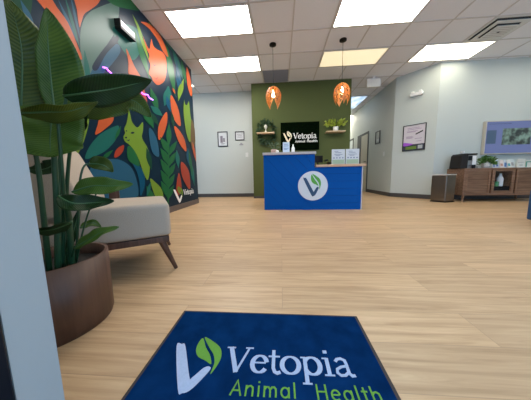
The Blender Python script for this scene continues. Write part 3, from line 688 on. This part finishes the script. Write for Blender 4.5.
# ------------------------------------------------------------------ door mat
M_MAT = mat('navy_carpet', (.0025, .021, .078), 1.0, spec=0.0, noise=((14, 14, 14), .6, .0))
matt = empty('door_mat', (-.065, .575, 0), 'navy blue door mat with the Vetopia Animal Health logo', 'mat')
link('rubber_border', rbox(0, 0, .0045, .768, .55, .009, .003, 2), mat('rubber_black', (.03, .022, .022), .7), matt)
link('carpet', rbox(0, 0, .011, .742, .524, .006, .002, 2), M_MAT, matt)
fz = .0142
def mfr(x, y, skew=0): return ((x+.065, y-.575, fz), (1, skew, 0), (0, 1, 0), (0, 0, 1))
mw = mat('mat_white', (.36, .43, .58), .95, spec=0, noise=((150,150,150), .12, .2)); mg = mat('mat_green', (.13, .30, .05), .95, spec=0, noise=((150,150,150), .15, .2))
bm = bmesh.new(); flat_poly(bm, MARK_V, mfr(-.378, .503), .212, .19, .001); link('logo_mark', bm, mw, matt)
bm = bmesh.new(); fr = mfr(-.378, .503); flat_poly(bm, LEAF_A, fr, .212, .19, .001); flat_poly(bm, LEAF_B, fr, .212, .19, .001); link('logo_leaf', bm, mg, matt)
bm = bmesh.new(); text(bm, 'Vetopia', SER, mfr(-.190, .562, .012), .412, .092, .001, 1.0); link('lettering', bm, mw, matt)
for wd, x_, w_, y_ in (('Animal', -.150, .19, .494), ('Health', .090, .18, .496)): bm = bmesh.new(); text(bm, wd, SAN, mfr(x_, y_, .01), w_, .044, .001, 1.0, .06); link('lettering_small', bm, mg, matt)

# ------------------------------------------------------------------ lounge chair
U = Vector((.84, .55, 0)).normalized(); 
chair = empty('lounge_chair', (-.72, 1.25, 0), 'beige fabric armless lounge chair on dark wooden legs beside the big plant', 'chair', rz=math.atan2(U.y, U.x))
# local: +x forward (front at 0), +y away from camera; seat spans x -.62..0, y 0...6
SW = .60
seat = rbox(-.30, SW/2, .347, .62, SW, .215, .035, 5)
link('seat', seat, M_FABRIC, chair, smooth=True)
bm = bmesh.new(); prof = [(-.40,.36),(-.41,.50),(-.53,.80),(-.56,.83),(-.66,.82),(-.68,.78),(-.63,.36)]
prism(bm, prof, ((0, .0, 0), (1,0,0), (0,0,1), (0,1,0)), SW); bmesh.ops.recalc_face_normals(bm, faces=bm.faces[:])
bmesh.ops.bevel(bm, geom=bm.edges[:], offset=.028, segments=4, profile=.6, affect='EDGES'); link('backrest', bm, M_FABRIC, chair, smooth=True)
bm = bmesh.new(); box(bm, -.62, .01, .20, -.005, SW-.01, .238); link('frame', bm, M_WALNUTV, chair, bevel=.004)
for (dx, dy, fx, fy) in ((-.05, .04, .025, .035), (-.05, SW-.04, .025, SW-.01), (-.57, .04, -.64, .02), (-.57, SW-.04, -.64, SW-.01)):
    bm = bmesh.new(); tube(bm, [(dx, dy, .205), (fx, fy, .002)], [.022, .012], 12); link('leg', bm, M_WALNUTV, chair)
link('back_post', B(-.385, SW+.002, .24, -.315, SW+.03, .56), M_WALNUTV, chair, bevel=.005)

# ------------------------------------------------------------------ big potted plant
PC = Vector((-.97, .76, 0))
plant = empty('potted_bird_of_paradise', PC, 'huge banana leafed plant in a round brown wooden pot at the left edge', 'plant')
bm = bmesh.new(); lathe(bm, [(.17,0),(.19,.0),(.19,.016),(.196,.018),(.196,.293),(.184,.293),(.184,.24)], 56, cap=False); 
bm2 = link('pot', bm, M_POT, plant, smooth=False)
for p in bm2.data.polygons: p.use_smooth = abs(p.normal.z) < .5
bm = bmesh.new(); lathe(bm, [(.001,.245),(.183,.24)], 40, cap=False); link('soil', bm, mat('dark_soil', (.012, .01, .008), .95), plant)
def PL(px, py, Y): return atY(px, py, Y) - PC
L_DARK = leaf_mat('leaf_dark_green', (.005, .024, .006), (.02, .065, .012)); L_MID = leaf_mat('leaf_mid_green', (.03, .085, .01), (.13, .22, .03)); L_OLIVE = leaf_mat('leaf_olive', (.028, .06, .006), (.14, .185, .02), .4)
L_TEAL = leaf_mat('leaf_blue_green', (.008, .075, .045), (.03, .17, .10)); M_STEM = mat('stem_green', (.018, .075, .035), .35, noise=((30,30,4), .35, 0)); M_RIB = mat('midrib_pale', (.05, .13, .045), .4)
def leaf(pts, wl, wr, m, nrm, fold=.25, wav=.006, prof='leaf', stemto=None, n=22):
    C = cr([PL(*p) for p in pts], False, 8); 
    # resample
    Ls = [0]
    for a, b_ in zip(C, C[1:]): Ls.append(Ls[-1] + (b_-a).length)
    T = Ls[-1]; bm = bmesh.new(); uvl = bm.loops.layers.uv.new('UVMap'); rows = []; nrm = Vector(nrm).normalized(); NVV = 5; cen = []
    for i in range(n+1):
        s = T*i/n; k = max(j for j in range(len(Ls)) if Ls[j] <= s + 1e-9); k = min(k, len(C)-2); f = (s-Ls[k])/max(Ls[k+1]-Ls[k], 1e-9)
        c = C[k].lerp(C[k+1], f); tg = (C[k+1]-C[k]).normalized(); t_ = i/n
        side = tg.cross(nrm).normalized(); up = side.cross(tg).normalized()
        if up.dot(nrm) < 0: up = -up
        w = (math.sin(PI*min(1, t_*1.0)**.78)**.75 if 0 < t_ < 1 else 0) if prof == 'leaf' else (min(1, (t_/.12))**.5 * (1 - max(0, (t_-.8)/.2)**2*.9) if t_ > 0 else 0)
        w = max(w, .012); row = []; cen.append(c)
        for j in range(-NVV, NVV+1):
            v = j/NVV; W_ = (wl if v < 0 else wr)*w
            q = c + side*(v*W_) + up*(fold*abs(v)**1.3*W_ + wav*math.sin(t_*17 + v*2)*abs(v))
            row.append((bm.verts.new(q), t_, v))
        rows.append(row)
    for a, b_ in zip(rows, rows[1:]):
        for j in range(len(a)-1):
            fc = bm.faces.new((a[j][0], a[j+1][0], b_[j+1][0], b_[j][0]))
            for lp, src in zip(fc.loops, (a[j], a[j+1], b_[j+1], b_[j])): lp[uvl].uv = (src[1], src[2])
    o = link('leaf', bm, m, plant, smooth=True)
    sd = o.modifiers.new('s', 'SOLIDIFY'); sd.thickness = .0016
    rb = bmesh.new(); tube(rb, [c - nrm*.0012 for c in cen], [.0045*(1-.8*i/n) for i in range(n+1)], 6); link('midrib', rb, M_RIB, o, smooth=True)
def stem(pts, r0, r1):
    C = cr([PL(*p) for p in pts], False, 5); n = len(C)
    bm = bmesh.new(); tube(bm, C, [.8*r0 + .8*(r1-r0)*i/(n-1) for i in range(n)], 10); link('stem', bm, M_STEM, plant, smooth=True)
cam_dir = lambda x, y: (-x, -y, .0)
# leaf A (far left, tall)
leaf([(20,122,.66),(22,80,.68),(21,45,.69),(10,0,.70)], .10, .092, L_OLIVE, (.9,-.8,.1), .12)
# leaf B (tall, folded)
leaf([(55,116,.70),(51,80,.72),(48,45,.73),(47,8,.74)], .034, .096, L_MID, (.75,-.95,.1), .22, .004)
# leaf C (long dark, reaching right)
leaf([(63,96,.66),(85,93,.68),(112,89,.72),(152,80,.76)], .052, .052, L_DARK, (.35,-.75,-.7), .12, .003)
# leaf D drooping behind
leaf([(78,114,.74),(104,104,.77),(132,100,.80),(151,117,.81)], .05, .062, L_OLIVE, (.4,-.85,.15), .2, .005)
# leaf E folded horizontal + hanging
leaf([(20,113,.60),(45,112,.62),(70,111,.64),(98,102,.68)], .030, .036, L_OLIVE, (.2,-.55,-.75), .2, .004)
leaf([(52,108,.68),(51,125,.67),(50,142,.67),(51,157,.66)], .088, .088, L_MID, (.6,-.9,-.1), .1, .006, 'strap')
leaf([(86,106,.72),(78,122,.74),(71,140,.74),(69,152,.74)], .03, .03, L_DARK, (.6,-.9,0), .3)
# small lower leaves
leaf([(88,164,.80),(97,164,.81),(105,166,.82),(113,172,.84)], .034, .024, L_OLIVE, (.3,-.8,.3), .2, .003)
leaf([(72,192,.70),(92,186,.72),(112,186,.74),(133,184,.77)], .034, .036, L_MID, (.3,-.85,.35), .25, .004)
leaf([(58,196,.66),(72,203,.67),(90,203,.70),(114,201,.73)], .03, .034, L_DARK, (.3,-.8,.5), .4, .003)
leaf([(60,160,.82),(48,168,.80),(36,170,.78),(24,168,.76)], .026, .03, L_DARK, (.5,-.8,.2), .2)
leaf([(74,248,.72),(88,240,.73),(102,232,.75),(119,227,.78)], .026, .028, L_MID, (.2,-.6,.75), .3, .003)
leaf([(72,222,.68),(55,229,.66),(38,231,.64),(22,228,.62)], .022, .026, L_DARK, (.3,-.6,-.6), .3, .003)
leaf([(80,228,.78),(88,224,.80),(94,223,.81),(101,227,.83)], .016, .016, L_MID, (.3,-.7,.6), .2, .002)
leaf([(66,252,.78),(72,236,.80),(76,222,.82),(80,208,.84)], .02, .016, L_DARK, (.6,-.8,0), .2)
# stems
stem([(50,275,.74),(44,220,.72),(37,160,.70),(24,110,.68)], .013, .007)
stem([(58,272,.72),(57,210,.70),(54,150,.69),(53,112,.69)], .014, .009)
stem([(64,270,.77),(60,215,.76),(60,160,.75),(66,98,.69)], .011, .006)
stem([(68,268,.80),(66,215,.80),(69,160,.78),(76,112,.73)], .012, .006)
stem([(62,270,.75),(64,210,.72),(62,170,.68),(58,120,.66)], .010, .006)
stem([(72,266,.76),(70,235,.74),(68,212,.70),(60,196,.67)], .014, .011)
stem([(76,264,.79),(78,225,.76),(79,190,.76),(83,168,.78),(90,163,.80)], .006, .004)
stem([(76,264,.78),(82,235,.77),(90,208,.76),(98,190,.76)], .005, .003)
stem([(70,266,.78),(72,256,.75),(75,246,.72)], .008, .004)
stem([(55,270,.84),(58,230,.84),(62,190,.84),(60,160,.82)], .008, .005)

# ------------------------------------------------------------------ bin
t = empty('trash_can', (3.335, 4.53, 0), 'stainless steel rectangular bin against the angled wall', 'bin', rz=math.radians(-8))
# footprint: corner toward the camera
def taper(bm, poly, z0, z1, k, mi=0):
    c = sum((Vector(p) for p in poly), Vector((0,0)))/len(poly)
    a = [bm.verts.new((p[0], p[1], z0)) for p in poly]; b__ = [bm.verts.new((c.x+(p[0]-c.x)*k, c.y+(p[1]-c.y)*k, z1)) for p in poly]
    bm.faces.new(a[::-1]); bm.faces.new(b__); n = len(poly)
    for i in range(n): bm.faces.new((a[i], a[(i+1) % n], b__[(i+1) % n], b__[i]))
fp = [(-.21,.02),(-.04,-.17),(.19,-.04),(.03,.16)]
bm = bmesh.new(); taper(bm, fp, .02, .545, 1.01); link('body', bm, M_STEEL, t, bevel=.012)
bm = bmesh.new(); taper(bm, [(p[0]*1.02, p[1]*1.02) for p in fp], 0, .019, 1.0); link('base', bm, M_BLACK, t)
bm = bmesh.new(); taper(bm, [(p[0]*1.04, p[1]*1.04) for p in fp], .546, .568, .98); link('lid', bm, mat('steel_light', (.6,.6,.6), .3, .7), t, bevel=.004)

# ------------------------------------------------------------------ sideboard with glass door
SX0, SX1, SY0, SY1 = 3.66, 5.12, 4.46, 4.90
sb = empty('sideboard', (SX0, SY0, 0), 'walnut sideboard with slatted doors and a glass centre door under the wall screen', 'sideboard')
w = SX1-SX0; dp = SY1-SY0
bm = bmesh.new(); box(bm, 0, 0, .642, w, dp, .672); link('top_board', bm, M_WALNUT, sb, bevel=.002)
bm = bmesh.new(); box(bm, 0, 0, .13, w, dp, .165); box(bm, 0, 0, .166, .035, dp, .641); box(bm, w-.035, 0, .166, w, dp, .641); box(bm, .036, dp-.015, .166, w-.036, dp, .641); box(bm, .50, .02, .166, .52, dp-.016, .641); box(bm, .94, .02, .166, .96, dp-.016, .641); link('carcass', bm, M_WALNUT, sb)
for lx, ly in ((.05,.04),(w-.05,.04),(.05,dp-.04),(w-.05,dp-.04)):
    bm = bmesh.new(); tube(bm, [(lx, ly, .1295), (lx + (-.015 if lx < .5 else .015), ly, .001)], [.024, .016], 10); link('leg', bm, M_WALNUT, sb)
def slat_door(x0, x1):
    bm = bmesh.new(); f = .035
    for q in ((x0,.17,x1,.17+f),(x0,.638-f,x1,.638),(x0,.17+f,x0+f,.638-f),(x1-f,.17+f,x1,.638-f)): box(bm, q[0], -.004, q[1], q[2], .018, q[3])
    d = link('door', bm, M_WALNUT, sb); bm = bmesh.new(); n = 12; h = (.638-.17-2*f)/n
    for k in range(n):
        z = .17+f+k*h
        v = [bm.verts.new(q) for q in ((x0+f, -.001, z), (x1-f, -.001, z), (x1-f, .017, z+h), (x0+f, .017, z+h), (x0+f, .017, z), (x1-f, .017, z))]
        bm.faces.new((v[0], v[1], v[2], v[3])); bm.faces.new((v[0], v[4], v[5], v[1]))
    link('louvre', bm, M_WALNUT, d)
slat_door(.038, .495); slat_door(.965, w-.038)
bm = bmesh.new(); x0, x1, f = .525, .935, .05
for q in ((x0,.17,x1,.17+f),(x0,.638-f*.6,x1,.638),(x0,.17+f,x0+f,.638-f*.6),(x1-f,.17+f,x1,.638-f*.6)): box(bm, q[0], -.004, q[1], q[2], .018, q[3])
d = link('door', bm, M_WALNUT, sb); d['label'] = 'glass centre door'
gm = D.materials.new('door_glass'); gm.use_nodes = True; gn = gm.node_tree; tp = gn.nodes.new('ShaderNodeBsdfTransparent'); gg = gn.nodes.new('ShaderNodeBsdfGlossy'); gg.inputs['Roughness'].default_value = .05; gx_ = gn.nodes.new('ShaderNodeMixShader'); gx_.inputs[0].default_value = .02
gn.links.new(tp.outputs[0], gx_.inputs[1]); gn.links.new(gg.outputs[0], gx_.inputs[2]); gn.links.new(gx_.outputs[0], gn.nodes['Material Output'].inputs[0])
link('glass', B(x0+f, .006, .17+f, x1-f, .010, .638-f*.6), gm, d)
link('inner_lining', B(.521, dp-.03, .167, .939, dp-.016, .640), mat('cabinet_inside', (.004, .005, .009), .9, spec=0), sb)
link('knob', rbox(x0+.025, -.012, .41, .014, .015, .014, .004), M_BLACK, d)
# things behind the glass
bm = bmesh.new(); lathe(bm, [(.045,0),(.05,.02),(.05,.16),(.03,.2),(.02,.23),(.02,.26)], 20); t = link('bottle', bm, M_WHITE, smooth=True); t.location = (4.47, 4.60, .30); tag(t, 'white bottle behind the glass door of the sideboard', 'bottle')
t = link('shelf_riser', B(4.19, 4.5, .166, 4.59, 4.83, .299), mat('riser_dark', (.006,.006,.009), .9, spec=0)); tag(t, 'dark box shelf inside the glass fronted compartment of the sideboard', 'shelf')
bm = bmesh.new(); lathe(bm, [(.03,0),(.032,.01),(.032,.09),(.02,.1)], 18); t = link('jar', bm, mat('green_jar', (.05,.25,.09), .3), smooth=True); t.location = (4.375, 4.56, .30); tag(t, 'small green jar behind the glass door of the sideboard', 'jar')

# ------------------------------------------------------------------ on the sideboard
t = empty('coffee_machine', (3.80, 4.66, .673), 'dark coffee machine with a silver front on the left end of the sideboard', 'coffee machine')
bm = bmesh.new(); prism(bm, [(-.185,0),(-.04,0),(-.04,.30),(-.13,.30),(-.165,.26)], ((0,.14,0),(1,0,0),(0,0,1),(0,-1,0)), .28); link('body', bm, mat('coffee_dark', (.02,.018,.018), .5, spec=.2), t, bevel=.01)
link('drip_base', rbox(.065, 0, .02, .205, .26, .04, .008, 2), mat('silver_plastic', (.30,.30,.30), .3, .8), t)
link('control_panel', B(-.02, -.116, .16, .05, -.1115, .25), M_BLACK, t); link('front_plate', B(.06, -.116, .05, .13, -.1115, .25), M_WHITE, t)
link('brew_head', rbox(.055, 0, .285, .185, .24, .03, .012, 3), M_BLACK, t)
link('column', rbox(.055, -.01, .155, .18, .20, .228, .01, 2), mat('silver_plastic', (0,0,0)), t)
bm = bmesh.new(); lathe(bm, [(.02,.0),(.026,.005),(.03,.07),(.028,.072)], 16, (.065,-.145,0)); link('water_tap', bm, M_BLACK, t)
bm = bmesh.new(); tube(bm, [(.14,-.06,.15),(.15,-.09,.20),(.14,-.07,.25)], .008, 6); link('steam_arm', bm, M_STEEL, t)
bm = bmesh.new(); lathe(bm, [(.03,0),(.034,.05),(.036,.055)], 16); t = link('paper_cup', bm, M_WHITE, smooth=True); t.location = (3.75, 4.66, .974); tag(t, 'white paper cup on top of the coffee machine', 'cup')
t = empty('potted_plant', (4.14, 4.57, .673), 'small leafy green plant in a patterned white pot on the sideboard', 'plant')
bm = bmesh.new(); lathe(bm, [(.05,0),(.062,.03),(.065,.1),(.055,.102)], 20); link('pot', bm, mat('patterned_pot', (.55,.53,.5), .5, noise=((60,60,60), .5, 0)), t, smooth=True)
bm = bmesh.new()
for k in range(230):
    a = random.uniform(0, 2*PI); rr = random.uniform(.0, .15); small_leaf(bm, Vector((rr*math.cos(a)*.85, rr*math.sin(a)*.6-.02, .11+random.uniform(0,.13)-rr*.3)), Vector((math.cos(a), math.sin(a), random.uniform(-.2,.9))), .055, .017)
link('foliage', bm, mat('bright_leaf', (.06,.16,.025), .4), t)
cols = [((.62,.64,.66),(.2,.3,.5)), ((.5,.58,.7),(.08,.15,.35)), ((.66,.6,.58),(.45,.25,.2)), ((.6,.65,.7),(.12,.22,.45)), ((.68,.66,.6),(.1,.35,.4)), ((.55,.6,.6),(.3,.3,.3))]
names = ['first leaflet from the plant, pale with a blue block, leaning on the sideboard', 'light blue leaflet with a navy block leaning on the sideboard', 'pinkish white leaflet leaning on the sideboard',
         'pale leaflet with a mid blue block leaning on the sideboard', 'cream leaflet with a teal block leaning on the sideboard', 'grey white leaflet with a dark block leaning on the sideboard']
for k in range(6):
    x = 4.335 + k*.073; base = empty('leaflet', (x, 4.60 + .012*(k % 2), .674), names[k], 'leaflet', group='leaflets standing on the sideboard'); base.rotation_euler = (-.25, (.12, -.1, .05, .2, -.06, 0)[k], 0)
    c1, c2 = cols[k]; link('sheet', B(-.036, 0, .006, .036, .003, .165), mat('leaf_s%d' % k, c1, .5), base)
    link('print', B(-.024, -.001, .02 + .01*(k % 3), .02, -.0002, .09 + .02*(k % 2)), mat('leaf_p%d' % k, c2, .5), base)
for k, (x, wd, hh, lb) in enumerate(((4.85, .15, .17, 'white printed card holder right of the leaflets on the sideboard'), (5.01, .15, .15, 'white card with green edge at the right end of the sideboard'))):
    t = empty('card_holder', (x, 4.62, .673), lb, 'card holder'); link('card', B(-wd/2, 0, 0, wd/2, .012, hh), mat('card_cream', (.66,.66,.6), .5), t)
    link('foot', B(-wd/2, -.04, 0, wd/2, -.0005, .006), M_WHITE, t)
    bm = bmesh.new()
    if k == 0: box(bm, -.03, -.0015, .04, .03, -.0003, .055); box(bm, -.06, -.0015, .1, .05, -.0003, .108)
    else: box(bm, -.074, -.0015, .01, -.05, -.0003, .12); box(bm, -.05, -.0015, .1, .07, -.0003, .12)
    link('print', bm, mat('card_print%d' % k, (.08,.3,.22) if k else (.3,.3,.32), .5), t)
bm = bmesh.new(); box(bm, 4.42, 4.80, .674, 5.10, 4.812, .86); t = link('backing_poster', bm, mat('pale_teal_sheet', (.55,.62,.6), .5, noise=((7,2,9), .3, 0))); tag(t, 'long pale printed board standing behind the leaflets on the sideboard', 'board')

# wall screen
t = empty('wall_screen', (5.02, 4.948, 1.28), 'wall mounted screen with a blue page and a photo, above the sideboard', 'screen')
X0 = 4.345-5.02; X1 = .66; Z0 = .965-1.28; Z1 = 1.665-1.28
link('frame', B(X0, -.06, Z0, X1, 0, Z1), mat('screen_frame', (.45,.42,.36), .4), t, bevel=.004)
link('display', B(X0+.028, -.062, Z0+.025, X1-.02, -.0605, Z1-.02), emit_mat('screen_blue', (.08, .105, .235), .8, .02), t)
pmat = emit_mat('screen_photo', (.1,.14,.12), .6, .02); nt = pmat.node_tree; tc = nt.nodes.new('ShaderNodeTexCoord'); n = nt.nodes.new('ShaderNodeTexNoise'); n.inputs['Scale'].default_value = 9; n.inputs['Detail'].default_value = 9; r = nt.nodes.new('ShaderNodeValToRGB')
r.color_ramp.elements[0].position = .42; r.color_ramp.elements[0].color = (.01,.02,.02,1); r.color_ramp.elements[1].position = .62; r.color_ramp.elements[1].color = (.16,.26,.22,1)
nt.links.new(tc.outputs['Object'], n.inputs[0]); nt.links.new(n.outputs['Fac'], r.inputs[0]); nt.links.new(r.outputs[0], nt.nodes['Principled BSDF'].inputs['Emission Color'])
link('photo', B(4.69-5.02, -.064, 1.16-1.28, 5.25-5.02, -.0625, 1.50-1.28), pmat, t)
link('photo', B(4.385-5.02, -.064, 1.19-1.28, 4.57-5.02, -.0625, 1.47-1.28), emit_mat('screen_dark_photo', (.035,.075,.14), .6, .02), t)
link('caption', B(4.41-5.02, -.064, 1.59-1.28, 4.85-5.02, -.0625, 1.605-1.28), emit_mat('screen_caption', (.04,.06,.16), .7, .02), t)

# ottoman
t = empty('ottoman', (3.13, 2.40, 0), 'blue upholstered cube footstool at the right edge', 'footstool', rz=.0)
link('cushion', rbox(0, 0, .215, .48, .48, .36, .035, 4), mat('blue_vinyl', (.012,.06,.16), .55, noise=((30,30,30), .15, .1)), t, smooth=True)
for sx in (-1, 1):
    for sy in (-1, 1):
        bm = bmesh.new(); lathe(bm, [(.018,.001),(.022,.034)], 10, (sx*.19, sy*.19, 0)); link('foot', bm, M_BLACK, t)

# ------------------------------------------------------------------ daylight
w_ = D.worlds.new('world'); sc.world = w_; w_.use_nodes = True; bg = w_.node_tree.nodes['Background']
bg.inputs[0].default_value = (.42, .68, 1, 1); bg.inputs[1].default_value = 1.5
